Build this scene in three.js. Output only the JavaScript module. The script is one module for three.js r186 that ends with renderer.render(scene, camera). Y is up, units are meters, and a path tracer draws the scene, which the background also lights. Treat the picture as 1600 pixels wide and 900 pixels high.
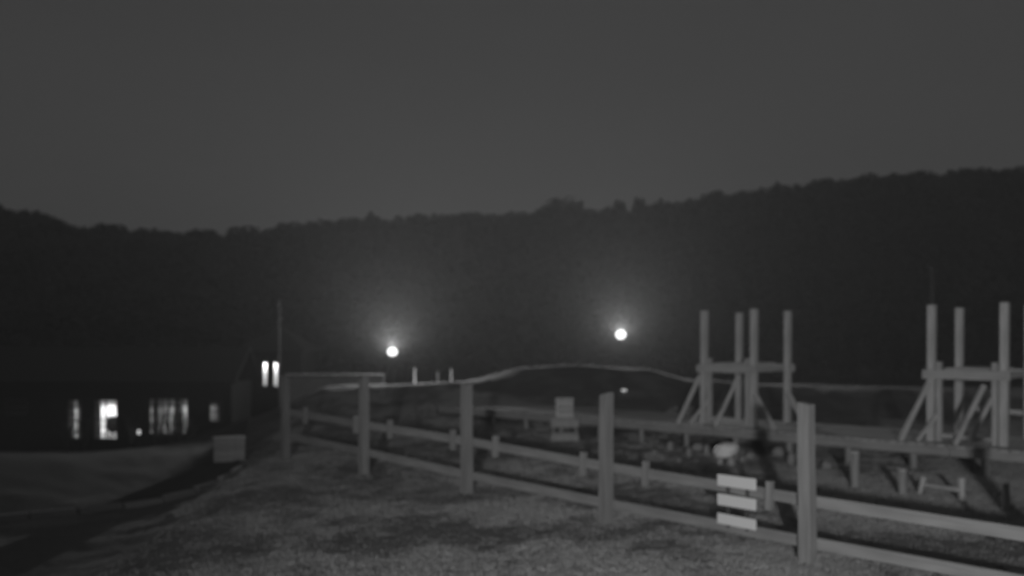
import * as THREE from 'three';
import { mergeGeometries } from 'three/addons/utils/BufferGeometryUtils.js';
import { RoundedBoxGeometry } from 'three/addons/geometries/RoundedBoxGeometry.js';
import { ImprovedNoise } from 'three/addons/math/ImprovedNoise.js';

// ---------------------------------------------------------------- camera, sky, light, exposure
const scene = new THREE.Scene();
const CY = 2.24, F = 1400, HZ = 530;                       // eye height (m); focal length and horizon row in photo pixels
const camera = new THREE.PerspectiveCamera(2 * Math.atan(450 / F) * 180 / Math.PI, 16 / 9, 0.1, 1500);
camera.position.set(0, CY, 0);
camera.lookAt(0, CY, -10);
camera.setViewOffset(1600, 900, 0, -80, 1600, 900);        // the lens looks up a little without tilting the posts
camera.focus = 3.0;
camera.userData.fStop = 1.55;
const renderer = new THREE.WebGLRenderer({ antialias: true });
renderer.toneMapping = THREE.LinearToneMapping;
renderer.toneMappingExposure = 1;
renderer.shadowMap.enabled = true;

const noise3 = new ImprovedNoise();
function fbm(x, y, z, o = 4) { let s = 0, a = 1, f = 1, n = 0; for (let i = 0; i < o; i++) { s += a * noise3.noise(x * f, y * f, z * f); n += a; a *= 0.5; f *= 2.03; } return s / n; }
function rng(seed) { let a = seed >>> 0; return () => { a = (a + 0x6D2B79F5) >>> 0; let t = a; t = Math.imul(t ^ (t >>> 15), t | 1); t ^= t + Math.imul(t ^ (t >>> 7), t | 61); return ((t ^ (t >>> 14)) >>> 0) / 4294967296; }; }
const ss = (a, b, x) => { const t = Math.min(1, Math.max(0, (x - a) / (b - a))); return t * t * (3 - 2 * t); };
const mix = (a, b, t) => a + (b - a) * t;
const X = (u, d) => (u - 800) / F * d;                     // photo column at depth d -> x
const Y = (v, d) => CY - (v - HZ) / F * d;                 // photo row at depth d -> y

{ // overcast night sky, a little lighter low down where it holds the valley's light
  const W = 512, H = 256, data = new Float32Array(W * H * 4);
  for (let j = 0; j < H; j++) for (let i = 0; i < W; i++) {
    const el = (j + 0.5) / H * Math.PI - Math.PI / 2, az = i / W * 2 * Math.PI, k = (j * W + i) * 4;
    const e = Math.max(0, el) * 180 / Math.PI;
    let r = 0.023 + 0.029 * Math.exp(-e / 26);
    r *= 1 + 0.10 * fbm(Math.cos(az) * Math.cos(el) * 2.2, Math.sin(el) * 5, Math.sin(az) * Math.cos(el) * 2.2, 4);
    data[k] = r; data[k + 1] = r; data[k + 2] = r; data[k + 3] = 1;
  }
  const t = new THREE.DataTexture(data, W, H, THREE.RGBAFormat, THREE.FloatType);
  t.mapping = THREE.EquirectangularReflectionMapping; t.magFilter = THREE.LinearFilter; t.needsUpdate = true;
  scene.background = t; scene.environment = t;
}
const moon = new THREE.DirectionalLight(0xffffff, 0.03);    // the moon behind cloud
moon.position.set(30, 70, 40); moon.target.position.set(0, 0, -20); moon.shadow.radius = 40; moon.castShadow = true;
Object.assign(moon.shadow.camera, { left: -60, right: 60, top: 60, bottom: -60, near: 1, far: 250 });
moon.name = 'moon'; scene.add(moon, moon.target);
scene.fog = new THREE.FogExp2(0xffffff, 0.0012);
const FLOOD_I = 500, LAMP_I = 820;

// ---------------------------------------------------------------- helpers
const taken = {};
function numbered(n) { const k = (taken[n] = (taken[n] ?? -1) + 1); return k ? n + '_' + String(k).padStart(3, '0') : n; }
function mesh(name, geo, mat, parent) { const m = new THREE.Mesh(geo, mat); m.name = parent ? name : numbered(name); m.castShadow = m.receiveShadow = true; (parent || scene).add(m); return m; }
function thing(name, label, category, pos = [0, 0, 0], turn = 0, group) {
  const o = new THREE.Group(); o.name = numbered(name); o.position.set(...pos); o.rotation.y = turn; scene.add(o);
  o.userData = { label, category }; if (group) o.userData.group = group; return o;
}
function tag(o, label, category, group, kind) { Object.assign(o.userData, { label, category }); if (group) o.userData.group = group; if (kind) o.userData.kind = kind; return o; }
function structure(o) { o.userData.kind = 'structure'; return o; }
const V = (x, y, z) => new THREE.Vector3(x, y, z);
// a sawn timber between two points, w x h, lengthwise uv in metres
function timberGeo(len, w, h, bevel = 0.008) {
  const g = new RoundedBoxGeometry(w, len, h, 1, Math.min(bevel, w / 3, h / 3));
  const p = g.attributes.position, uv = g.attributes.uv;
  for (let i = 0; i < p.count; i++) uv.setXY(i, (p.getX(i) + p.getZ(i)) * 1.0 + 0.37 * w, p.getY(i));
  return g;
}
const geoCache = new Map();
function cachedTimber(len, w, h) { const k = [len.toFixed(3), w, h].join(); if (!geoCache.has(k)) geoCache.set(k, timberGeo(len, w, h)); return geoCache.get(k); }
function timber(name, a, b, w, h, mat, parent, roll) {
  const d = b.clone().sub(a), len = d.length(); d.normalize();
  const m = mesh(name, cachedTimber(len, w, h), mat, parent);
  const ref = roll || (Math.abs(d.y) > 0.9 ? V(1, 0, 0) : V(0, 1, 0));
  const x = new THREE.Vector3().crossVectors(d, ref).normalize(), z = new THREE.Vector3().crossVectors(x, d);
  m.quaternion.setFromRotationMatrix(new THREE.Matrix4().makeBasis(x, d, z));
  m.position.copy(a).add(b).multiplyScalar(0.5); return m;
}
// ---------------------------------------------------------------- textures (grey: the picture is infrared)
function tex(n, fn, rx = 1, ry = rx) {
  const d = new Uint8Array(n * n * 4);
  for (let j = 0; j < n; j++) for (let i = 0; i < n; i++) { const c = Math.max(0, Math.min(255, Math.round(fn(i / n, j / n) * 255))), k = (j * n + i) * 4; d[k] = d[k + 1] = d[k + 2] = c; d[k + 3] = 255; }
  const t = new THREE.DataTexture(d, n, n, THREE.RGBAFormat); t.wrapS = t.wrapT = THREE.RepeatWrapping; t.magFilter = THREE.LinearFilter; t.minFilter = THREE.LinearMipmapLinearFilter; t.generateMipmaps = true; t.repeat.set(rx, ry); t.needsUpdate = true; return t;
}
const tile = (f, P) => (u, v) => { const a = f(u * P, v * P), b = f((u - 1) * P, v * P), c = f(u * P, (v - 1) * P), d = f((u - 1) * P, (v - 1) * P); return mix(mix(a, b, u), mix(c, d, u), v); };
const grainF = (sx, sy, z) => (u, v) => 0.70 + 0.5 * fbm(u * sx, v * sy, z, 4) + 0.25 * fbm(u * 3, v * 3, z + 4, 3) + 0.12 * noise3.noise(u * sx * 4, v * sy * 2, z + 9);
const woodMap = tex(256, (u, v) => tile((a, b) => grainF(26, 2.2, 3)(a, b), 1)(u, v), 1.6, 0.7);
const woodBump = tex(256, (u, v) => tile((a, b) => 0.5 + 0.6 * fbm(a * 30, b * 2.4, 7, 3), 1)(u, v), 1.6, 0.7);
const groundMap = tex(512, (u, v) => tile((a, b) => 0.78 + 0.35 * fbm(a * 40, b * 40, 1.5, 4) + 0.15 * noise3.noise(a * 160, b * 160, 4), 1)(u, v), 0.5);
const groundBump = tex(512, (u, v) => tile((a, b) => 0.5 + 0.5 * fbm(a * 30, b * 30, 8.5, 5), 1)(u, v), 0.5);
const grey = (r, o = {}) => { const m = new THREE.MeshStandardMaterial({ roughness: 0.95, metalness: 0, ...o }); m.color.setRGB(r, r, r); return m; };
const wood = (r) => grey(r, { map: woodMap, bumpMap: woodBump, bumpScale: 0.004, roughness: 0.9 });
const M = {
  post: [wood(0.31), wood(0.34), wood(0.29)], rail: [wood(0.34), wood(0.38), wood(0.31)],
  deck2: [wood(0.42), wood(0.46), wood(0.38)], deck: [wood(0.47), wood(0.53), wood(0.4), wood(0.5)], tower: [wood(0.57), wood(0.5)],
  white: grey(0.68, { roughness: 0.6 }), darkWood: wood(0.09), wall: wood(0.03), roof: grey(0.025), frame: wood(0.10),
  metal: grey(0.25, { metalness: 0.6, roughness: 0.5 }), dark: grey(0.04), concrete: grey(0.32, { map: groundMap, bumpMap: groundBump, bumpScale: 0.004 }),
  kerb: [grey(0.2, { map: groundMap }), grey(0.17, { map: groundMap }), grey(0.23, { map: groundMap })],
  stone: [grey(0.42, { map: groundMap, bumpMap: groundBump, bumpScale: 0.01 }), grey(0.3, { map: groundMap, bumpMap: groundBump, bumpScale: 0.01 })],
};

// ---------------------------------------------------------------- terrain
const interp = (pts, x) => { if (x <= pts[0][0]) return pts[0][1]; for (let i = 1; i < pts.length; i++) if (x <= pts[i][0]) { const [a, b] = pts[i - 1], [c, d] = pts[i]; return mix(b, d, ss(0, 1, (x - a) / (c - a))); } return pts[pts.length - 1][1]; };
const RIDGE_D = 170, TREE_H = 9;
const ridgePx = [[-500, 290], [-200, 300], [0, 316], [130, 350], [350, 362], [560, 344], [760, 338], [860, 330], [1000, 322], [1100, 302], [1250, 288], [1400, 272], [1600, 266], [2100, 250]];
const ridge = ridgePx.map(([u, v]) => [X(u, RIDGE_D), Y(v, RIDGE_D) - TREE_H * 0.9]);
function groundY(x, d) {
  let y = 0;
  const q = -x - (2.6 + 0.12 * (d - 10));                                  // metres to the left of the bank's edge
  y -= 0.3 * ss(0.8, 2.4, q) + 2.46 * ss(18, 38, d) * ss(1, 6, q);
  const bx = interp([[-10.5, 0], [-8.4, 0.5], [-4.2, 0.56], [-1.7, 0.62], [0.6, 0.93], [2.4, 1], [4.4, 0.9], [6.4, 0.62], [9, 0.5], [16, 0.4], [40, 0.3]], x);
  y += 1.36 * bx * Math.exp(-(((d - mix(29, 31, ss(-4, 1, x))) / (d < mix(29, 31, ss(-4, 1, x)) ? 5.2 : 3.2)) ** 2));     // the bank below the right-hand lamp
  y -= 1.3 * ss(32, 39, d) * (1 - ss(1, 6, q));                            // the ground falls away behind it
  if (d > 55) y = mix(y, interp(ridge, x), ss(62, RIDGE_D, d) * (1 - 0.25 * ss(RIDGE_D, RIDGE_D + 120, d)));
  const near = ss(3, 6, d) * (1 - ss(45, 60, d));
  y += (0.05 * fbm(x * 0.55, d * 0.55, 2.2, 3) + 0.025 * fbm(x * 2.1, d * 2.1, 5.1, 3)) * near;
  return y;
}
function patch(x, d) {                                                      // pale dry grass and frost against bare dark soil
  const n = fbm(x * 0.75 + 7, d * 0.55, 3.7, 4), m = fbm(x * 2.6, d * 2.2, 9.7, 3);
  const w = (x - 2.95) * 0.7372 - (8.96 - d) * -0.6757, near = -w;   // metres on our side of the fence
  return ss(-0.22, 0.34, n + 0.5 * m + 0.34 * Math.exp(-(((near - 0.9 - 0.8 * m) / 1.1) ** 2)));
}
const shadeEdge = (x, d) => {                                               // > 0 where painted shade darkens the ground: left of the bank, behind the boardwalk
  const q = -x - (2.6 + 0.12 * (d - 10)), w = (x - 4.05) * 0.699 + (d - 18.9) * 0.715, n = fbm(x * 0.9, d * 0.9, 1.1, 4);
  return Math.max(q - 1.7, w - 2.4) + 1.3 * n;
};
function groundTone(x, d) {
  const shadeTone = 0.11 + 0.09 * patch(x * 0.7, d * 0.7);  // ground colour darkened where little light should reach
  return mix(mix(0.19, 0.4, patch(x, d)), shadeTone, ss(-0.15, 0.25, shadeEdge(x, d)));
}
{
  const ang = [], rad = [];
  for (let a = -180; a < -45; a += 6) ang.push(a);
  for (let a = -45; a < -34; a += 1) ang.push(a);
  for (let a = -34; a < 34; a += 0.16) ang.push(a);
  for (let a = 34; a < 45; a += 1) ang.push(a);
  for (let a = 45; a <= 180; a += 6) ang.push(a);
  if (ang[ang.length - 1] < 180) ang.push(180);
  for (let r = 0.4; r < 6; r *= 1.25) rad.push(r);
  for (let r = 6; r < 24; r += 0.1) rad.push(r);
  for (let r = 24; r < 46; r += 0.35) rad.push(r);
  for (let r = 46; r < 420; r *= 1.05) rad.push(r);
  const A = ang.length, R = rad.length, pos = new Float32Array(A * R * 3), col = new Float32Array(A * R * 3), uv = new Float32Array(A * R * 2), idx = [];
  for (let j = 0; j < R; j++) for (let i = 0; i < A; i++) {
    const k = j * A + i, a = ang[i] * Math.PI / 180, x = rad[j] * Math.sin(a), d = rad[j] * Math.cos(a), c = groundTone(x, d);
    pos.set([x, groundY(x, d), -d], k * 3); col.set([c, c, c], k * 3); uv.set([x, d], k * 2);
    if (j && i) idx.push(k - A - 1, k - A, k, k - A - 1, k, k - 1);
  }
  const g = new THREE.BufferGeometry(); g.setAttribute('position', new THREE.BufferAttribute(pos, 3)); g.setAttribute('color', new THREE.BufferAttribute(col, 3)); g.setAttribute('uv', new THREE.BufferAttribute(uv, 2)); g.setIndex(idx); g.computeVertexNormals();
  const m = grey(1, { vertexColors: true, map: groundMap, bumpMap: groundBump, bumpScale: 0.02, roughness: 1 });
  structure(mesh('ground', g, m)).userData.label = 'patchy grass ground running to the wooded hill';
}
{ // short grass
  const r = rng(11), blades = [];
  for (let k = 0; k < 9; k++) {
    const a = r() * 6.28, o = 0.05 * Math.sqrt(r()), h = 0.012 + 0.022 * r(), w = 0.006, lean = 0.03 * r(), b = r() * 6.28;
    const cx = Math.cos(a) * o, cz = Math.sin(a) * o, dx = Math.cos(b), dz = Math.sin(b);
    const p = [cx - dz * w, 0, cz + dx * w, cx + dz * w, 0, cz - dx * w, cx + dx * lean * 0.4 + dz * w * 0.7, h * 0.6, cz + dz * lean * 0.4 - dx * w * 0.7, cx - dz * w, 0, cz + dx * w, cx + dx * lean * 0.4 + dz * w * 0.7, h * 0.6, cz + dz * lean * 0.4 - dx * w * 0.7, cx + dx * lean, h, cz + dz * lean];
    const g = new THREE.BufferGeometry(); g.setAttribute('position', new THREE.Float32BufferAttribute(p, 3)); blades.push(g);
  }
  const g = mergeGeometries(blades); g.computeVertexNormals();
  const mt = grey(1), spots = [];
  for (let tries = 0; tries < 400000 && spots.length < 42000; tries++) {
    const d = 6.5 + 17 * Math.pow(r(), 1.25), x = (r() * 1.5 - 0.75) * d, pt = patch(x, d);
    if (shadeEdge(x, d) > 0 || r() > 0.15 + 0.85 * pt) continue;
    spots.push([x, d, pt]);
  }
  const im = new THREE.InstancedMesh(g, mt, spots.length), mtx = new THREE.Matrix4(), c = new THREE.Color(), e = new THREE.Euler(), s = V(), qn = new THREE.Quaternion();
  spots.forEach(([x, d, pt], i) => { const k = 0.6 + 0.7 * r(); mtx.compose(V(x, groundY(x, d) - 0.004, -d), qn.setFromEuler(e.set(0, r() * 6.28, 0)), s.set(k * 1.2, k * 0.9, k * 1.2)); im.setMatrixAt(i, mtx); const t = mix(0.2, 0.38, pt) * (0.94 + 0.12 * r()); im.setColorAt(i, c.setRGB(t, t, t)); });
  im.name = 'grass'; im.castShadow = im.receiveShadow = true; scene.add(im);
  tag(im, 'short patchy grass on the bank around the wooden fence', 'grass', null, 'stuff');
}

// ---------------------------------------------------------------- yard and its kerb
const kerbPath = new THREE.CatmullRomCurve3([[-13, 8.2], [-10, 10.5], [-7.1, 12.5], [-5.5, 13.9], [-4.95, 15.2], [-4.95, 16.4]].map(([x, d]) => V(x, 0, -d)));
{
  const pos = [], uv = [], idx = [], n = 90, w = 24;
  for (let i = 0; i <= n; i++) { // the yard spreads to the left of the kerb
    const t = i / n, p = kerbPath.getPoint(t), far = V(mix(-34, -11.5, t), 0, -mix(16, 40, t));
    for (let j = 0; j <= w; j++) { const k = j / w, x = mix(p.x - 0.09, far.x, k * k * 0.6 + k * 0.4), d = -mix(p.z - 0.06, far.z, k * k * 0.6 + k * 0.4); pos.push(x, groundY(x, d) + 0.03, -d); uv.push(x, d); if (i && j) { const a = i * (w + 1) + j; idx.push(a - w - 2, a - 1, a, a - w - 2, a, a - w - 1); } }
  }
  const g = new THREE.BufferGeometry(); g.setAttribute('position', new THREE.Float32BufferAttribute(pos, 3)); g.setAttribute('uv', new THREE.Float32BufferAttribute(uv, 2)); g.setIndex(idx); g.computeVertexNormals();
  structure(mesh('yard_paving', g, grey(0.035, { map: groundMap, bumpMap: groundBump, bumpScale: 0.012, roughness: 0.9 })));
  const kerb = thing('kerb', 'thin pale kerb of stone blocks edging the dark yard', 'kerb');
  const L = kerbPath.getLength(), N = Math.floor(L / 0.62), bg = new RoundedBoxGeometry(0.6, 0.2, 0.11, 1, 0.015), r = rng(5);
  for (let i = 0; i < N; i++) {
    const p = kerbPath.getPointAt((i + 0.5) / N), t = kerbPath.getTangentAt((i + 0.5) / N);
    const m = mesh('kerb_stone', bg, M.kerb[i % 3], kerb); m.position.set(p.x, groundY(p.x, -p.z) - 0.015 + 0.012 * r(), p.z); m.rotation.y = Math.atan2(-t.z, t.x) + 0.02 * (r() - 0.5);
  }
}

// ---------------------------------------------------------------- the wooden fence
const fx = 0.6757, fd = 0.7372, FS = 2.667;                               // along the fence, away from us: (-fx, +fd)
const fenceAt = (t, off = 0) => ({ x: 2.95 - fx * FS * t - fd * off, d: 8.96 + fd * FS * t - fx * off });   // off: metres towards us
const fenceTurn = Math.atan2(fd, fx) * -1;
const midY = (t) => interp([[-2, 0.56], [-1, 0.58], [0, 0.61], [1, 0.665], [2, 0.755], [3, 0.80], [4, 0.855]], t), lowY = (t) => interp([[-2, 0.18], [-1, 0.18], [0, 0.19], [1, 0.215], [2, 0.265], [3, 0.345], [4, 0.40]], t);
{
  const f = thing('wooden_fence', 'weathered timber fence of tall square posts and two low rails', 'fence');
  const r = rng(21);
  for (let t = -1; t <= 4; t++) {
    const p = fenceAt(t), y0 = groundY(p.x, p.d) - 0.05, top = [1.6, 1.6, 1.575, 1.605, 1.6, 1.53][t + 1];
    const g = new THREE.CylinderGeometry(0.086, 0.094, top - y0, 4, 6); g.rotateY(Math.PI / 4);
    const q = g.attributes.position; for (let i = 0; i < q.count; i++) { const h = q.getY(i); q.setX(i, q.getX(i) + 0.012 * noise3.noise(h * 1.4, t * 3.1, 1)); q.setZ(i, q.getZ(i) + 0.012 * noise3.noise(h * 1.4, t * 3.1, 5)); if (h > (top - y0) / 2 - 0.01) q.setY(i, h + 0.03 * q.getX(i) / 0.09 * (t % 2 ? 1 : -0.6)); }
    const gg = g.toNonIndexed(); gg.computeVertexNormals(); const uv = gg.attributes.uv; for (let i = 0; i < uv.count; i++) uv.setXY(i, uv.getX(i) * 0.5 + t * 0.31, uv.getY(i) * 1.6);
    const m = mesh('post', gg, M.post[(t + 1) % 3], f); m.position.set(p.x, (top + y0) / 2, -p.d); m.rotation.y = fenceTurn + 0.05 * (r() - 0.5); m.rotation.z = [0, 0.012, -0.008, 0.004, -0.006, 0.008][t + 1];
  }
  let n = 0;
  for (const hy of [midY, lowY]) for (let t = -2; t < 4; t++) {
    const a = fenceAt(t + 0.004 + (t === -2 ? 0.3 : 0), -0.1), b = fenceAt(t + 0.996, -0.1);
    timber('rail', V(a.x, hy(t), -a.d), V(b.x, hy(t + 1), -b.d), 0.05, 0.12, M.rail[n++ % 3], f);
  }
  for (const t of [-0.82, 0.17, 0.785, 1.16, 1.785, 2.14, 2.745, 3.12, 3.75]) {
    const p = fenceAt(t, -0.042), y = midY(t); timber('cleat', V(p.x, y - 0.15, -p.d), V(p.x + 0.01, y + 0.15, -p.d), 0.085, 0.06, M.post[n++ % 3], f, V(fx, 0, fd));
  }
}
{ // three white boards on the fence
  const a = fenceAt(0.405, -0.03), b = fenceAt(0.225, -0.03);
  const s = thing('board_panel', 'three bright white boards one above another, fixed to the fence rails', 'board panel');
  for (const [k, [lo, hi]] of [[0.645, 0.772], [0.432, 0.558], [0.226, 0.342]].entries()) timber('white_board', V(a.x, (lo + hi) / 2 + 0.004 * k, -a.d), V(b.x, (lo + hi) / 2, -b.d), 0.022, hi - lo, M.white, s);
  for (const t of [0.36, 0.27]) { const p = fenceAt(t, -0.055); timber('batten', V(p.x, 0.2, -p.d), V(p.x, 0.78, -p.d), 0.05, 0.02, M.darkWood, s, V(fx, 0, fd)); }
}

// ---------------------------------------------------------------- the raised boardwalk and its two timber frames
const bx_ = 0.715, bd_ = 0.699;                                           // along the boardwalk towards the right: (+bx, -bd)
const B0 = { x: 4.05, d: 18.9 }, DY = 0.46;
const bw = (s, w) => ({ x: B0.x + bx_ * s + bd_ * w, d: B0.d - bd_ * s + bx_ * w });   // s along, w away from us
const bwv = (s, w, y) => { const p = bw(s, w); return V(p.x, y, -p.d); };
{
  const b = thing('boardwalk', 'raised plank boardwalk on short legs behind the fence', 'boardwalk');
  const S0 = -8.6, S1 = 9.6, W0 = -0.5, W1 = 1.75, r = rng(8);
  const g = timberGeo(W1 - W0, 0.15, 0.04, 0.005);
  for (let s = S0 + 0.08, i = 0; s < S1; s += 0.162, i++) {
    const p = bw(s, (W0 + W1) / 2), m = mesh('plank', g, M.deck[(i * 7 + (r() * 4 | 0)) % 4], b);
    m.quaternion.setFromRotationMatrix(new THREE.Matrix4().makeBasis(V(bx_, 0, bd_), V(bd_, 0, -bx_), V(0, 1, 0)));
    m.position.set(p.x + (r() - 0.5) * 0.02, DY - 0.02 + (r() - 0.5) * 0.008, -p.d);
  }
  for (const w of [W0 + 0.06, (W0 + W1) / 2, W1 - 0.06]) for (let s = S0; s < S1 - 0.1; s += 4.55) timber('beam', bwv(s + 0.004, w, DY - 0.115), bwv(Math.min(s + 4.546, S1), w, DY - 0.115), 0.07, 0.14, M.rail[1], b);
  for (let s = S0 + 0.4; s < S1; s += 1.15) for (const w of [W0 + 0.06, W1 - 0.06]) { const p = bw(s, w); timber('leg', V(p.x, groundY(p.x, p.d) - 0.04, -p.d), V(p.x, DY - 0.187, -p.d), 0.1, 0.1, M.post[0], b); }
}
function towerFrame(s0, label, props) {
  const g = thing('wooden_tower', label, 'wooden tower', [0, 0, 0], 0, 'wooden towers standing on the boardwalk');
  const span = 1.16, dep = 1.42, top = 2.84, py = DY + 1.27;
  const P = (s, w, y) => bwv(s0 + s, w, y), [m0, m1] = M.tower;
  const up = V(bx_, 0, bd_);
  for (const [s, w, h] of [[0, 0, top], [span, 0, top + 0.01], [0, dep, top - 0.015], [span, dep, top + 0.005]]) timber('post', P(s, w, DY - 0.001), P(s + 0.012, w, h), 0.125, 0.125, m0, g, up);
  for (const s of [0.135, span - 0.135]) timber('leg', P(s, 0, DY - 0.001), P(s, 0, py + 0.12), 0.09, 0.09, m1, g, up);     // doubled legs under the shelf
  for (const w of [-0.09, dep + 0.09]) timber('beam', P(-0.12, w, py - 0.1), P(span + 0.12, w, py - 0.1), 0.05, 0.16, m1, g);
  for (const s of [0.09, span - 0.09]) timber('beam', P(s, -0.04, py - 0.11), P(s, dep + 0.04, py - 0.11), 0.04, 0.12, m1, g);
  for (let k = 0; k < 6; k++) timber('shelf_board', P(0.22, 0.1 + k * 0.225, py), P(span - 0.22, 0.1 + k * 0.225, py), 0.2, 0.03, [m0, m1][k % 2], g, V(0, 1, 0));
  for (const s of [-0.015, span - 0.28]) timber('brace', P(s - 0.36, -0.5 + 0.08, DY + 0.01), P(s + 0.02, -0.15, py - 0.25), 0.075, 0.075, m1, g);
  for (const s of [-0.13]) timber('brace', P(s + 0.02, -0.36, DY + 0.02), P(0.15, -0.1, DY + 0.5), 0.06, 0.06, m1, g);
  timber('stretcher', P(0.19, -0.1, DY + 0.12), P(span - 0.17, -0.1, DY + 0.1), 0.05, 0.07, m1, g);
  if (props) for (const w of [-0.1, 1.25]) timber('brace', P(span + 0.62, w - 0.22, DY + 0.01), P(span + 0.1, w - 0.02, DY + 0.66), 0.09, 0.09, m0, g);
  else { timber('brace', P(span - 0.5, -0.12, DY + 0.02), P(span - 0.16, -0.1, DY + 0.8), 0.06, 0.06, m0, g); timber('stretcher', P(0.19, dep + 0.1, DY + 0.5), P(span - 0.1, dep + 0.1, DY + 0.46), 0.05, 0.09, m1, g); }
  return g;
}
towerFrame(0, 'four-post wooden tower with slanting braces and props at both sides, without a mast', true);
towerFrame(4.6, 'four-post wooden tower with slanting braces and a slim mast behind it', false);

{ // two crates stacked before the boardwalk
  const d = 19.7, x = X(883, d), y = groundY(x, d), wide = thing('slatted_crate', 'wide slatted crate on the ground before the boardwalk, a box on top', 'crate', [x, y, -d], -0.08);
  for (const [lo, hi] of [[0.01, 0.15], [0.31, 0.48]]) for (const z of [-0.2, 0.2]) { const m = mesh('slat', new RoundedBoxGeometry(0.6, hi - lo, 0.022, 1, 0.005), M.deck2[0], wide); m.position.set(0, (lo + hi) / 2, z); }
  for (const sx of [-1, 1]) for (const sz of [-1, 1]) { const m = mesh('corner_post', new RoundedBoxGeometry(0.05, 0.48, 0.05, 1, 0.006), M.rail[0], wide); m.position.set(sx * 0.25, 0.24, sz * 0.16); }
  for (let k = 0; k < 4; k++) { const m = mesh('top_board', new RoundedBoxGeometry(0.6, 0.022, 0.1, 1, 0.005), M.deck2[k % 3], wide); m.position.set(0, 0.493, -0.16 + k * 0.107); }
  const bo = thing('wooden_box', 'small pale wooden box standing on the wide slatted crate', 'box', [x - 0.01, y + 0.505, -d + 0.02], 0.05);
  for (let k = 0; k < 3; k++) { const m = mesh('side_board', new RoundedBoxGeometry(0.36, 0.125, 0.3, 1, 0.01), M.tower[k % 2], bo); m.position.y = 0.066 + k * 0.131; }
  mesh('lid', new RoundedBoxGeometry(0.39, 0.03, 0.33, 1, 0.01), M.tower[1], bo).position.y = 0.41;
}
{ // low trestle and stumps before the boardwalk
  const P = (u, v) => { const d = CY * F / (v - HZ); return [X(u, d), d]; };
  const t = thing('low_trestle', 'low timber trestle with a slanting leg, under the boardwalk edge', 'trestle');
  const [ax, ad] = P(1437, 772), [bx, bd] = P(1502, 784), ya = groundY(ax, ad), yb = groundY(bx, bd);
  timber('leg', V(ax - 0.02, ya - 0.02, -ad), V(ax + 0.06, ya + 0.26, -ad), 0.055, 0.055, M.tower[1], t);
  timber('leg', V(bx, yb - 0.02, -bd), V(bx, yb + 0.34, -bd), 0.07, 0.07, M.tower[1], t);
  timber('cross_bar', V(ax + 0.06, ya + 0.15, -ad + 0.01), V(bx - 0.04, yb + 0.17, -bd), 0.04, 0.06, M.tower[0], t);
  const stump = (u, v, h, w, label) => {
    const [x, d] = P(u, v), y = groundY(x, d), s = thing('stump_post', label, 'post', [x, y, -d]);
    const g = new THREE.CylinderGeometry(w * 0.5, w * 0.54, h + 0.05, 12, 3); g.translate(0, h / 2 - 0.025, 0); mesh('shaft', g, M.post[1], s);
    const c = new THREE.CylinderGeometry(w * 0.44, w * 0.5, 0.02, 12); c.translate(0, h + 0.01, 0); mesh('cut_top', c, M.tower[0], s);
  };
  stump(1336, 762, 0.52, 0.125, 'tallest pale round stump post, standing alone between fence and boardwalk');
  stump(1410, 774, 0.36, 0.115, 'short round stump post beside the slanting leg of the trestle');
  stump(1571, 794, 0.33, 0.1, 'small dim stump post beyond the upright end of the trestle');
}
// ---------------------------------------------------------------- stones
function stoneGeo(seed, sx, sy, sz, rough = 0.25) {
  const g = new THREE.IcosahedronGeometry(1, 4), p = g.attributes.position;
  for (let i = 0; i < p.count; i++) { const v = V(p.getX(i), p.getY(i), p.getZ(i)), k = 1 + rough * fbm(v.x * 1.3 + seed, v.y * 1.3, v.z * 1.3, 4); p.setXYZ(i, v.x * sx * k, Math.max(-0.6, v.y) * sy * k, v.z * sz * k); }
  g.computeVertexNormals(); const uv = g.attributes.uv; for (let i = 0; i < uv.count; i++) uv.setXY(i, p.getX(i) * 2 + p.getZ(i), p.getY(i) * 2 + p.getZ(i)); return g;
}
{
  const P = (u, v) => { const d = CY * F / (v - HZ); return [X(u, d), d]; };
  const put = (u, v, w, h, k, label, group, mat, lift = 0) => { const [x, d] = P(u, v), m = mesh('stone', stoneGeo(u * 0.37, w / 2, h / 1.6, w / 2.3), mat); m.position.set(x, groundY(x, d) + h * 0.36 + lift, -d); m.rotation.y = u; tag(m, label, 'stone', group); return m; };
  put(1125, 727, 0.11, 0.12, 0, 'small grey stone propping the white boulder, under its low end', null, M.stone[0]);
  put(1142, 728, 0.17, 0.16, 1, 'mid grey stone propping the white boulder, under its high end', null, M.stone[0]);
  const [x, d] = P(1134, 726), m = mesh('boulder', stoneGeo(4.4, 0.225, 0.15, 0.17, 0.3), M.white); m.position.set(x, groundY(x, d) + 0.23, -d - 0.02); m.rotation.z = 0.28; tag(m, 'bright white rounded boulder propped on two small stones', 'boulder');
  const r = rng(31);
  for (const [u, v, w, h] of [[1047, 706, 0.16, 0.2], [1076, 715, 0.13, 0.18], [1104, 714, 0.14, 0.22], [1090, 706, 0.24, 0.16], [1172, 716, 0.18, 0.12], [1236, 726, 0.16, 0.22], [1292, 733, 0.2, 0.14], [1216, 712, 0.24, 0.18], [1160, 722, 0.12, 0.1], [1022, 712, 0.15, 0.1], [1262, 740, 0.18, 0.12], [1060, 722, 0.12, 0.08]]) put(u, v, w, h, r(), 'grey stone lying along the foot of the boardwalk', 'stones along the foot of the boardwalk', M.stone[1]);
}
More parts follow.
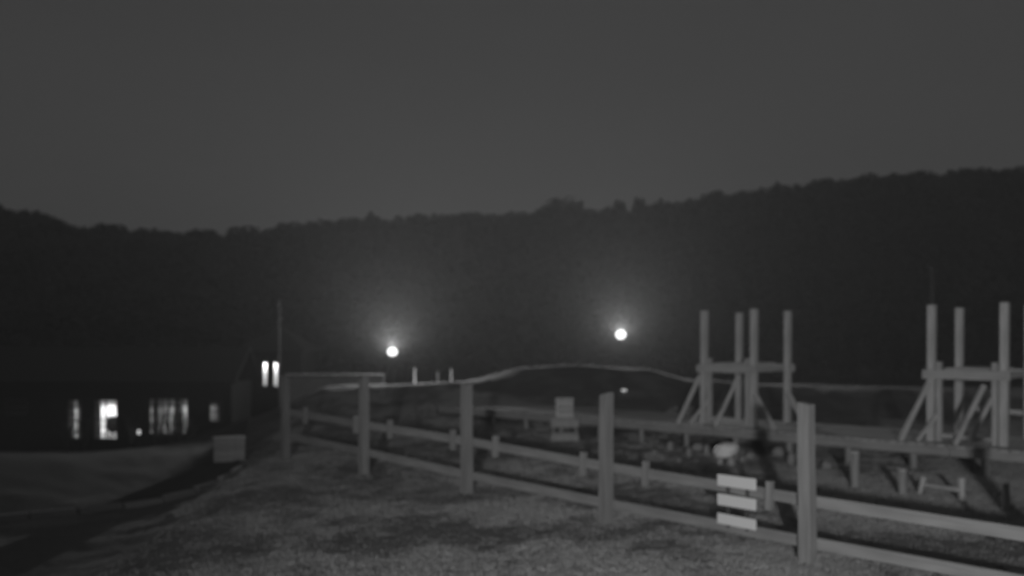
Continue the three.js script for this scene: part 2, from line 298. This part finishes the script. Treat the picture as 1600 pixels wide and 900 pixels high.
// ---------------------------------------------------------------- shrubs
function shrubGeo(seed, rx, ry, rz, n, leaf) {
  const r = rng(seed), pos = [], lobes = [];
  for (let k = 0; k < 9; k++) { const a = r() * 6.28, o = Math.sqrt(r()) * 0.6; lobes.push([Math.cos(a) * o * rx, (0.12 + 0.5 * r()) * ry, Math.sin(a) * o * rz, 0.28 + 0.22 * r()]); }
  for (let i = 0; i < n; i++) {
    const l = lobes[(r() * 9) | 0], u = V(r() - 0.5, r() - 0.5, r() - 0.5).normalize().multiplyScalar(l[3] * Math.cbrt(0.25 + 0.75 * r()));
    const c = V(l[0] + u.x * rx, Math.max(0.03, l[1] + u.y * ry), l[2] + u.z * rz), a = V(r() - 0.5, r() - 0.5, r() - 0.5).normalize().multiplyScalar(leaf * (0.6 + 0.8 * r())), b = V(r() - 0.5, r() - 0.5, r() - 0.5).cross(a).normalize().multiplyScalar(leaf * 0.5);
    pos.push(c.x + a.x, c.y + a.y, c.z + a.z, c.x + b.x, c.y + b.y, c.z + b.z, c.x - a.x, c.y - a.y, c.z - a.z, c.x + a.x, c.y + a.y, c.z + a.z, c.x - a.x, c.y - a.y, c.z - a.z, c.x - b.x, c.y - b.y, c.z - b.z);
  }
  const g = new THREE.BufferGeometry(); g.setAttribute('position', new THREE.Float32BufferAttribute(pos, 3)); g.computeVertexNormals(); return g;
}
function twigs(seed, h, n, spread, r0 = 0.02) {
  const r = rng(seed), gs = [];
  for (let k = 0; k < n; k++) { const a = k / n * 6.28 + r(), o = spread * (0.3 + 0.7 * r()); gs.push(new THREE.TubeGeometry(new THREE.CatmullRomCurve3([V(0, -0.05, 0), V(Math.cos(a) * o * 0.3, h * 0.4, Math.sin(a) * o * 0.3), V(Math.cos(a) * o, h * (0.75 + 0.3 * r()), Math.sin(a) * o)]), 5, r0 * (0.6 + 0.5 * r()), 5)); }
  return mergeGeometries(gs);
}
const leafMat = grey(0.24, { side: THREE.DoubleSide }), darkLeaf = grey(0.05, { side: THREE.DoubleSide });
function shrub(x, d, rx, ry, label, group, n = 900, leaf = 0.05, mat = leafMat, seed = 1) {
  const s = thing('shrub', label, 'shrub', [x, groundY(x, d), -d], 0, group);
  mesh('stem', twigs(seed, ry * 0.8, 6, rx * 0.6, 0.012), M.darkWood, s); mesh('foliage', shrubGeo(seed * 7 + 1, rx, ry, rx, n, leaf), mat, s); return s;
}
shrub(X(668, 23.5), 23.5, 0.55, 0.42, 'broad low shrub behind the boardwalk end, before the marker lights', null, 900, 0.045, leafMat, 3);
shrub(X(600, 25), 25, 0.5, 0.35, 'low dark shrub before the coping wall', null, 800, 0.045, leafMat, 4);
shrub(X(1060, 23.5), 23.5, 0.8, 0.4, 'low wide shrub on the bank behind the tower without a mast', null, 1000, 0.05, leafMat, 5);

// ---------------------------------------------------------------- crate left of the fence
{
  const d = 18.3, x = X(358, d), c = thing('wooden_crate', 'pale square wooden crate standing left of the fence end', 'crate', [x, groundY(x, d) + 0.035, -d], 0.33);
  const w = 0.6, h = 0.465, dp = 0.42;
  for (let k = 0; k < 4; k++) for (const z of [dp / 2, -dp / 2]) { const m = mesh('slat', new RoundedBoxGeometry(w, 0.108, 0.02, 1, 0.005), M.deck2[k % 3], c); m.position.set(0, 0.058 + k * 0.115, z); }
  for (let k = 0; k < 4; k++) for (const sx of [-1, 1]) { const m = mesh('slat', new RoundedBoxGeometry(0.02, 0.108, dp - 0.03, 1, 0.005), M.deck2[(k + 1) % 3], c); m.position.set(sx * (w / 2 - 0.012), 0.058 + k * 0.115, 0); }
  for (const sx of [-1, 1]) for (const sz of [-1, 1]) { const m = mesh('corner_post', new RoundedBoxGeometry(0.05, h, 0.05, 1, 0.006), M.tower[1], c); m.position.set(sx * (w / 2 - 0.05), h / 2, sz * (dp / 2 - 0.04)); }
  for (let k = 0; k < 4; k++) { const m = mesh('lid_board', new RoundedBoxGeometry(w + 0.03, 0.02, 0.108, 1, 0.005), M.deck2[k % 3], c); m.position.set(0, h + 0.011, -0.165 + k * 0.115); }
}
// ---------------------------------------------------------------- floodlight behind the viewpoint that lights the fence
{
  const f = thing('floodlight', 'boxy floodlight on a steel post behind the viewpoint', 'floodlight', [-0.9, groundY(-0.9, -8), 8]);
  const H = 2.9, aim = V(6.0, 1.7, -17);
  mesh('pole', new THREE.CylinderGeometry(0.03, 0.035, H - 0.1, 10).translate(0, (H - 0.1) / 2, 0), M.metal, f);
  const head = new THREE.Group(); head.name = 'head'; head.position.y = H; f.add(head);
  const dir = aim.clone().sub(V(-0.9, f.position.y + H, 8)).normalize();
  head.quaternion.setFromUnitVectors(V(0, 0, 1), dir);
  mesh('housing', new RoundedBoxGeometry(0.3, 0.22, 0.1, 2, 0.02), M.metal, head).position.z = -0.056;
  const lens = mesh('lens', new RoundedBoxGeometry(0.26, 0.18, 0.012, 1, 0.004), grey(0.8, { emissive: 0xffffff, emissiveIntensity: 3 }), head); lens.position.z = 0.004;
  const s = new THREE.SpotLight(0xffffff, FLOOD_I, 0, 0.6, 0.95, 2); s.position.copy(f.position).add(V(0, H, 0)).addScaledVector(dir, 0.05); s.target.position.copy(aim); s.shadow.radius = 8; s.castShadow = true; s.name = 'flood_beam';
  scene.add(s, s.target);
}
// ---------------------------------------------------------------- lamp posts
function lampPost(u, v, d, tilt, label) {
  const x = X(u, d), y = Y(v, d), y0 = groundY(x, d), h = y - y0, l = thing('lamp_post', label, 'lamp post', [x, y0, -d], 0, 'lit lamp posts beyond the boardwalk');
  mesh('pole', new THREE.LatheGeometry([[0.12, -0.1], [0.12, 0.05], [0.06, 0.12], [0.05, h * 0.5], [0.04, h - 0.1], [0, h - 0.1]].map(([a, b]) => new THREE.Vector2(a, b)), 14), M.dark, l).position.z = -0.12;
  const head = new THREE.Group(); head.name = 'lamp_head'; head.position.y = h; head.scale.setScalar(d / 38); l.add(head);
  const dir = V(-x, 0, d).normalize().multiplyScalar(Math.cos(tilt)).add(V(0, Math.sin(tilt), 0));   // turned to the fence and tilted up
  head.quaternion.setFromUnitVectors(V(0, 0, 1), dir);
  mesh('housing', new THREE.LatheGeometry([[0, -0.2], [0.09, -0.19], [0.17, -0.1], [0.225, -0.005], [0.21, -0.005], [0, -0.03]].map(([a, b]) => new THREE.Vector2(a, b)), 24).rotateX(Math.PI / 2), M.metal, head);
  const lens = new THREE.SphereGeometry(0.2, 24, 12, 0, Math.PI * 2, 0, Math.PI / 2).rotateX(Math.PI / 2).scale(1, 1, 0.7);
  mesh('lens', lens, grey(0.9, { emissive: 0xffffff, emissiveIntensity: 1.9, roughness: 0.4 }), head);
  const p = new THREE.SpotLight(0xffffff, LAMP_I * d / 40, 0, 1.32, 1); p.position.set(x, y, -d).addScaledVector(dir, 0.24); p.target.position.copy(p.position).add(dir); p.castShadow = true; p.shadow.radius = 6; p.name = 'lamp_beam'; scene.add(p, p.target);
}
lampPost(613, 550, 43, 0.68, 'glowing round lamp on a post behind the coping wall, next to slim marker lights');
lampPost(970, 523, 52, 0.45, 'glowing round lamp on a post rising behind the rounded grass bank');
{
  const g = 'slim glowing marker lights';
  for (const [u, v, w, e, label] of [[648, 575, 0.075, 0.42, 'brightest slim glowing marker light, standing next to the lamp post'], [684, 580, 0.05, 0.1, 'dimmest slim marker light, between two brighter ones'], [705, 576, 0.065, 0.28, 'slim glowing marker light at the bank end of its row']]) {
    const d = 38.6, x = X(u, d), y0 = groundY(x, d), h = Y(v, d) - y0, m = thing('marker_light', label, 'marker light', [x, y0, -d], 0, g);
    mesh('shaft', new THREE.CylinderGeometry(w * 0.35, w * 0.4, h - 0.7, 8).translate(0, (h - 0.7) / 2 - 0.03, 0), M.dark, m);
    mesh('lit_sleeve', new THREE.CylinderGeometry(w * 0.3, w * 0.5, 0.72, 10).translate(0, h - 0.36, 0), grey(0.7, { emissive: 0xffffff, emissiveIntensity: e }), m);
    mesh('cap', new THREE.ConeGeometry(w * 0.5, 0.05, 10).translate(0, h + 0.026, 0), M.dark, m);
  }
  // coping wall
  const d = 34, x0 = X(445, d), x1 = X(601, d), y = Y(585, d), w = thing('coping_wall', 'low straight concrete wall with pale coping lit along its top', 'wall');
  const mk = (n, a, b, lo, hi, th, mat) => { const m = mesh(n, new RoundedBoxGeometry(b - a, hi - lo, th, 1, 0.012), mat, w); m.position.set((a + b) / 2, (lo + hi) / 2, -d); };
  mk('wall_body', x0, x1 - 0.04, -1.2, y - 0.09, 0.22, M.concrete);
  for (let k = 0; k < 4; k++) { const a = mix(x0 - 0.03, x1, k / 4), b = mix(x0 - 0.03, x1, (k + 1) / 4) - 0.008; mk('coping_stone', a, b, y - 0.088, y, 0.34, M.kerb[k % 3]); }
  // small ground light on the bank
  const gd = 26.5, gx = X(975, gd), gy = groundY(gx, gd), gl = thing('ground_light', 'small bright ground light on the grass bank below the lamp', 'ground light', [gx, gy, -gd]);
  const hy = Math.max(0.12, Y(616, gd) - gy);
  mesh('stake', new THREE.CylinderGeometry(0.015, 0.012, hy, 8).translate(0, hy / 2 - 0.05, 0), M.metal, gl);
  mesh('hood', new THREE.LatheGeometry([[0, 0.06], [0.07, 0.045], [0.11, 0.02], [0.1, 0.012]].map(([a, b]) => new THREE.Vector2(a, b + hy)), 14), M.metal, gl);
  mesh('lens', new THREE.SphereGeometry(0.085, 14, 8).scale(1, 0.45, 1).translate(0, hy - 0.02, 0), grey(0.8, { emissive: 0xffffff, emissiveIntensity: 0.5 }), gl);
  // masts
  const mastMat = grey(0.06); const mast = (u, v, dd, r, label) => { const mx = X(u, dd), my = groundY(mx, dd), hh = Y(v, dd) - my, m = thing('mast', label, 'mast', [mx, my, -dd]); mesh('shaft', new THREE.CylinderGeometry(r * 0.6, r, hh + 0.1, 10).translate(0, hh / 2 - 0.05, 0), mastMat, m); mesh('finial', new THREE.SphereGeometry(r * 1.2, 10, 8).translate(0, hh, 0), mastMat, m); };
  mast(436, 470, 37, 0.045, 'slim tall mast rising in front of the tower house');
  mast(1457, 418, 22, 0.035, 'slim tall mast rising behind a wooden tower on the boardwalk');
}

// ---------------------------------------------------------------- the houses on the left
function wallWithHoles(parent, name, x0, x1, y0, y1, z, th, holes, mat) {
  const s = new THREE.Shape([[x0, y0], [x1, y0], [x1, y1], [x0, y1]].map(([a, b]) => new THREE.Vector2(a, b)));
  for (const [a, b, c, e] of holes) s.holes.push(new THREE.Path([[a, c], [a, e], [b, e], [b, c]].map(([p, q]) => new THREE.Vector2(p, q))));
  const g = new THREE.ExtrudeGeometry(s, { depth: th, bevelEnabled: false }); g.translate(0, 0, z - th); return mesh(name, g, mat, parent);
}
const box = (n, a, b, c, e, z0, z1, mat, parent) => { const m = mesh(n, new THREE.BoxGeometry(Math.abs(b - a), e - c, Math.abs(z1 - z0)), mat, parent); m.position.set((a + b) / 2, (c + e) / 2, (z0 + z1) / 2); return m; };
const glass = new THREE.MeshPhysicalMaterial({ color: 0xffffff, transmission: 1, thickness: 0, roughness: 0.05, ior: 1.45 });
function windowUnit(parent, [a, b, c, e], z, cols, rows, mat) {
  const w = new THREE.Group(); w.name = 'window'; parent.add(w); const t = 0.06;
  box('frame', a, a + t, c, e, z - 0.1, z - 0.04, mat, w); box('frame', b - t, b, c, e, z - 0.1, z - 0.04, mat, w); box('frame', a + t, b - t, c, c + t, z - 0.1, z - 0.04, mat, w); box('frame', a + t, b - t, e - t, e, z - 0.1, z - 0.04, mat, w);
  for (let i = 1; i < cols; i++) { const x = mix(a, b, i / cols); box('mullion', x - 0.03, x + 0.03, c + t, e - t, z - 0.095, z - 0.045, mat, w); }
  for (const f of rows) { const y = mix(c, e, f); box('mullion', a + t, b - t, y - 0.025, y + 0.025, z - 0.09, z - 0.05, mat, w); }
  const pane = box('pane', a + t, b - t, c + t, e - t, z - 0.072, z - 0.068, glass, w);
  return w;
}
{
  const d = 40, z = -d, x = (u) => X(u, d), y = (v) => Y(v, d);
  const h = thing('timber_house', 'long dark timber house with lit windows beyond the yard', 'house');
  const x0 = x(-90), x1 = x(362), y0 = -3.1, y1 = y(598), dep = 2.8;
  const W1 = [x(104), x(127), y(686), y(624)], W2 = [x(146), x(183), y(687), y(624)], W3 = [x(232), x(294), y(680), y(622)];
  const W0 = [x(8), x(42), y(648), y(624)], W4 = [x(326), x(347), y(660), y(626)];
  wallWithHoles(h, 'front_wall', x0, x1, y0, y1, z, 0.2, [W0, W1, W2, W3, W4], M.wall);
  box('back_wall', x0, x1, y0, y1, z - dep, z - dep - 0.2, M.wall, h); box('side_wall', x0, x0 + 0.2, y0, y1, z - dep, z - 0.2, M.wall, h); box('side_wall', x1 - 0.2, x1, y0, y1, z - dep, z - 0.2, M.wall, h);
  const inner = grey(0.5);
  box('floor', x0 + 0.2, x1 - 0.2, y0 + 0.1, y0 + 0.5, z - dep, z - 0.2, grey(0.25), h); box('ceiling', x0 + 0.2, x1 - 0.2, y1 - 0.35, y1 - 0.2, z - dep, z - 0.2, inner, h);
  box('lining', x(95), x(300), y0 + 0.5, y1 - 0.36, z - dep + 0.04, z - dep + 0.02, inner, h);
  for (const u of [72, 208, 308]) box('partition', x(u) - 0.06, x(u) + 0.06, y0 + 0.5, y1 - 0.36, z - dep + 0.05, z - 0.21, inner, h);
  windowUnit(h, W0, z, 1, [0.5], M.frame); windowUnit(h, W1, z, 1, [0.45, 0.62, 0.8], M.frame); windowUnit(h, W2, z, 2, [0.5], M.frame); windowUnit(h, W3, z, 6, [0.3, 0.55, 0.8], M.frame); windowUnit(h, W4, z, 1, [0.5], M.frame);
  const rs = new THREE.Shape([[-0.7, 0], [dep / 2 + 0.1, 1.5], [dep + 0.5, 0], [dep + 0.5, 0.16], [dep / 2 + 0.1, 1.66], [-0.7, 0.16]].map(([a, b]) => new THREE.Vector2(a, b)));
  const rg = new THREE.ExtrudeGeometry(rs, { depth: x1 - x0 + 0.8, bevelEnabled: false }); rg.rotateY(Math.PI / 2); rg.translate(x0 - 0.4, y1 - 0.03, z);
  mesh('roof', rg, M.roof, h);
  // curtains hanging inside: parts of the windows
  const cur = grey(0.3, { side: THREE.DoubleSide });
  const curtain = (a, b, lo, hi) => { const n = 40, g = new THREE.PlaneGeometry(b - a, hi - lo, n, 1), p = g.attributes.position; for (let i = 0; i < p.count; i++) p.setZ(i, 0.035 * Math.sin(p.getX(i) * 42)); g.computeVertexNormals(); const m = mesh('curtain', g, cur, h); m.position.set((a + b) / 2, (lo + hi) / 2, z - 0.34); };
  curtain(x(101), x(112), y(690), y(618)); curtain(x(144), x(152), y(690), y(618)); curtain(x(234), x(243), y(684), y(618)); curtain(x(270), x(278), y(684), y(618));
  // lamps inside
  const pend = (u, v, dz, I, label) => {
    const px = x(u), py = y(v), l = thing('pendant_lamp', label, 'lamp', [px, py, z - dz]);
    mesh('cord', new THREE.CylinderGeometry(0.01, 0.01, Math.max(0.1, y1 - 0.36 - py - 0.12), 6).translate(0, (y1 - 0.36 - py - 0.12) / 2 + 0.12, 0), M.dark, l);
    mesh('shade', new THREE.LatheGeometry([[0.06, 0.13], [0.09, 0.12], [0.19, -0.03], [0.175, -0.03], [0.08, 0.1]].map(([a, b]) => new THREE.Vector2(a, b)), 18), grey(0.4, { side: THREE.DoubleSide }), l);
    mesh('bulb', new THREE.SphereGeometry(0.07, 14, 10), grey(0.8, { emissive: 0xffffff, emissiveIntensity: 4 }), l);
    const p = new THREE.PointLight(0xffffff, I); p.castShadow = true; p.name = 'pendant_light'; l.add(p);
  };
  pend(125, 634, 1.6, 16, 'pendant lamp glowing inside the narrow window of the timber house');
  pend(176, 634, 1.8, 7, 'pendant lamp glowing inside the four-pane window of the timber house');
  pend(262, 634, 1.7, 4, 'pendant lamp glowing inside the wide window of the timber house');
  pend(22, 634, 1.5, 0.5, 'dim pendant lamp inside the end window of the timber house');
  pend(334, 634, 1.5, 0.8, 'dim pendant lamp inside the small square window near the crate');
  // chair seen against the lit room, table beside it
  const cx = x(168), cz = z - 0.75, fy = y0 + 0.5, ch = thing('round_chair', 'round-backed chair silhouetted inside the four-pane window', 'chair', [cx, fy, cz]);
  const bs = new THREE.Shape(); bs.absellipse(0, 0.98, 0.3, 0.38, 0, Math.PI * 2); mesh('backrest', new THREE.ExtrudeGeometry(bs, { depth: 0.06, bevelSize: 0.015, bevelThickness: 0.015, bevelSegments: 2, curveSegments: 24 }).translate(0, 0, 0.2), M.darkWood, ch);
  mesh('seat', new THREE.CylinderGeometry(0.27, 0.27, 0.07, 24).translate(0, 0.48, 0), M.darkWood, ch);
  for (const [a, b] of [[-1, -1], [1, -1], [-1, 1], [1, 1]]) mesh('leg', new THREE.CylinderGeometry(0.022, 0.018, 0.46, 8).translate(a * 0.18, 0.23, b * 0.18), M.darkWood, ch);
  const tx = x(140), tb = thing('low_table', 'low pale table lit inside the timber house', 'table', [tx, fy, z - 1.1]);
  mesh('table_top', new RoundedBoxGeometry(0.9, 0.05, 0.6, 1, 0.01).translate(0, 0.62, 0), M.white, tb);
  for (const [a, b] of [[-1, -1], [1, -1], [-1, 1], [1, 1]]) mesh('leg', new THREE.CylinderGeometry(0.025, 0.02, 0.6, 8).translate(a * 0.4, 0.3, b * 0.25), M.frame, tb);
  // small lamp by the door
  const ll = thing('path_light', 'tiny bright path light in front of the timber house', 'path light', [x(237.5), groundY(x(237.5), 38.6), -38.6]);
  const ph = Math.max(0.3, Y(675, 38.6) - groundY(x(237.5), 38.6));
  mesh('stem', new THREE.CylinderGeometry(0.03, 0.035, ph, 8).translate(0, ph / 2 - 0.1, 0), M.dark, ll);
  mesh('lens', new THREE.CylinderGeometry(0.05, 0.06, 0.18, 12).translate(0, ph, 0), grey(0.8, { emissive: 0xffffff, emissiveIntensity: 0.8 }), ll);
  mesh('cap', new THREE.ConeGeometry(0.08, 0.06, 12).translate(0, ph + 0.12, 0), M.dark, ll);
  const pl = new THREE.PointLight(0xffffff, 0.06); pl.position.y = ph; pl.castShadow = true; ll.add(pl);
  // bare shrubs before the wide window
  const wideLabel = 'bare twiggy shrub in front of the wide lit window';
  for (const [u, s, hh, label] of [[246, 2, 1.6, wideLabel], [268, 3, 1.9, wideLabel], [281, 4, 1.7, wideLabel], [296, 5, 1.5, 'bare shrub between the wide lit window and the small square one'], [134, 6, 1.7, 'bare shrub between the narrow window and the four-pane window'], [108, 7, 1.3, 'lowest bare shrub, in front of the narrow lit window'], [205, 8, 1.6, 'bare shrub between the four-pane window and the path light']]) {
    const sx = x(u) * 0.97, sd = d * 0.97, b = thing('bare_shrub', label, 'shrub', [sx, groundY(sx, sd), -sd], 0, 'bare shrubs before the timber house');
    mesh('stem', twigs(s * 13, hh, 5, 0.35, 0.03), M.darkWood, b); mesh('twigs', twigs(s * 17, hh * 1.1, 14, 0.6, 0.012), M.darkWood, b);
  }
}
{ // tower house with two narrow lit windows
  const d = 44.6, z = -d, x = (u) => X(u, d), y = (v) => Y(v, d), h = thing('tower_house', 'dark narrow house with two tall slim lit windows', 'house');
  const x0 = x(372), x1 = x(472), y0 = -3.2, y1 = y(548), dep = 4, Wa = [x(409.5), x(418), y(604), y(566)], Wb = [x(426), x(435), y(605), y(566)];
  wallWithHoles(h, 'front_wall', x0, x1, y0, y1, z, 0.16, [Wa, Wb], M.wall);
  box('back_wall', x0, x1, y0, y1, z - dep, z - dep - 0.2, M.wall, h); box('side_wall', x0, x0 + 0.2, y0, y1, z - dep, z - 0.16, M.wall, h); box('side_wall', x1 - 0.2, x1, y0, y1, z - dep, z - 0.16, M.wall, h);
  box('floor', x0 + 0.2, x1 - 0.2, y(612), y(608), z - dep, z - 0.16, grey(0.25), h); box('ceiling', x0 + 0.2, x1 - 0.2, y1 - 0.3, y1 - 0.2, z - dep, z - 0.16, grey(0.4), h);
  box('lining', x0 + 0.21, x1 - 0.21, y(607), y1 - 0.31, z - 2.0, z - 2.1, grey(0.6), h);
  windowUnit(h, Wa, z, 1, [], M.frame); windowUnit(h, Wb, z, 1, [], M.frame);
  const rg = new THREE.ConeGeometry(1, 1, 4, 1); rg.rotateY(Math.PI / 4); rg.scale((x1 - x0) / 1.414 * 1.16, 1.3, dep / 1.414 * 1.2); rg.translate((x0 + x1) / 2, y1 + 0.64, z - dep / 2); const r2 = rg.toNonIndexed(); r2.computeVertexNormals(); mesh('roof', r2, M.roof, h);
  const l = thing('wall_lamp', 'glowing lamp inside the narrow house behind its slim windows', 'lamp', [x(403), y(560), z - 1.85]);
  mesh('back_plate', new THREE.CylinderGeometry(0.07, 0.07, 0.04, 16).rotateX(Math.PI / 2).translate(0, 0, -0.08), M.metal, l); mesh('bulb', new THREE.SphereGeometry(0.07, 14, 10), grey(0.8, { emissive: 0xffffff, emissiveIntensity: 4 }), l);
  const p = new THREE.PointLight(0xffffff, 26); p.position.set(0, 0, 0); p.castShadow = true; l.add(p);
}

// ---------------------------------------------------------------- the wooded hill
function crownGeo(seed, kind) {
  const r = rng(seed), pos = [], N = 260;
  for (let i = 0; i < N; i++) {
    let c; const a = r() * 6.283;
    if (kind === 'cone') { const t = Math.pow(r(), 0.7), rad = 0.26 * (1 - (1 - t)) * (0.5 + 0.5 * r()); c = V(Math.cos(a) * rad, 1 - t * 0.88, Math.sin(a) * rad); }
    else { const u = V(r() - 0.5, r() - 0.5, r() - 0.5).normalize().multiplyScalar(Math.cbrt(0.3 + 0.7 * r())), k = 1 + 0.35 * fbm(u.x * 2 + seed, u.y * 2, u.z * 2, 2); c = V(u.x * 0.4 * k, 0.6 + u.y * 0.38 * k, u.z * 0.4 * k); }
    const s = kind === 'cone' ? 0.075 : 0.085, p = V(r() - 0.5, (r() - 0.5) * 0.7, r() - 0.5).normalize().multiplyScalar(s * (0.6 + 0.7 * r())), b = V(r() - 0.5, r() - 0.5, r() - 0.5).cross(p).normalize().multiplyScalar(s * 0.6);
    pos.push(c.x + p.x, c.y + p.y, c.z + p.z, c.x + b.x, c.y + b.y, c.z + b.z, c.x - p.x, c.y - p.y, c.z - p.z, c.x + p.x, c.y + p.y, c.z + p.z, c.x - p.x, c.y - p.y, c.z - p.z, c.x - b.x, c.y - b.y, c.z - b.z);
  }
  const tr = new THREE.CylinderGeometry(0.012, 0.025, 0.7, 5).toNonIndexed(); tr.translate(0, 0.3, 0); tr.deleteAttribute('uv'); tr.deleteAttribute('normal');
  const g = new THREE.BufferGeometry(); g.setAttribute('position', new THREE.Float32BufferAttribute(pos, 3));
  const m = mergeGeometries([g, tr]); m.computeVertexNormals(); return m;
}
{
  const r = rng(77), spots = { round: [], cone: [] };
  for (let d = 66; d < RIDGE_D + 26; d += 4.6) for (let x = -d * 0.85 - 6; x < d * 0.85 + 6; x += 4.4) {
    const px = x + (r() - 0.5) * 4, pd = d + (r() - 0.5) * 4, kind = fbm(px * 0.03, pd * 0.03, 6, 2) + 0.35 * (r() - 0.5) > 0.22 ? 'cone' : 'round';
    spots[kind].push([px, pd, (kind === 'cone' ? 0.9 : 0.85) * (0.82 + 0.3 * r())]);
  }
  for (const [kind, label] of [['round', 'dark mass of rounded broadleaf trees covering the far hill'], ['cone', 'dark pointed conifers mixed into the wood on the hill']]) {
    const im = new THREE.InstancedMesh(crownGeo(kind === 'cone' ? 5 : 9, kind), grey(1, { side: THREE.DoubleSide }), spots[kind].length), mt = new THREE.Matrix4(), q = new THREE.Quaternion(), e = new THREE.Euler(), c = new THREE.Color();
    spots[kind].forEach(([x, d, k], i) => { mt.compose(V(x, groundY(x, d) - 0.4, -d), q.setFromEuler(e.set(0, r() * 6.28, 0)), V(TREE_H * k * (0.9 + 0.3 * r()), TREE_H * k, TREE_H * k)); im.setMatrixAt(i, mt); const t = 0.025 + 0.025 * r(); im.setColorAt(i, c.setRGB(t, t, t)); });
    im.name = kind === 'cone' ? 'conifer_wood' : 'broadleaf_wood'; im.castShadow = im.receiveShadow = true; scene.add(im); tag(im, label, 'wood', null, 'stuff');
  }
  // the tree that stands out on the skyline
  const d = RIDGE_D, x = X(876, d), y0 = groundY(x, d), h = Y(306, d) - y0, t = thing('ridge_tree', 'broad tree standing above the skyline of the wooded hill', 'tree', [x, y0, -d]);
  mesh('trunk', new THREE.CylinderGeometry(0.15, 0.4, h * 0.6, 8).translate(0, h * 0.28, 0), M.darkWood, t);
  mesh('crown', shrubGeo(91, h * 0.42, h * 0.95, h * 0.42, 2600, 0.42).translate(0, h * 0.06, 0), darkLeaf, t);
}
renderer.render(scene, camera);
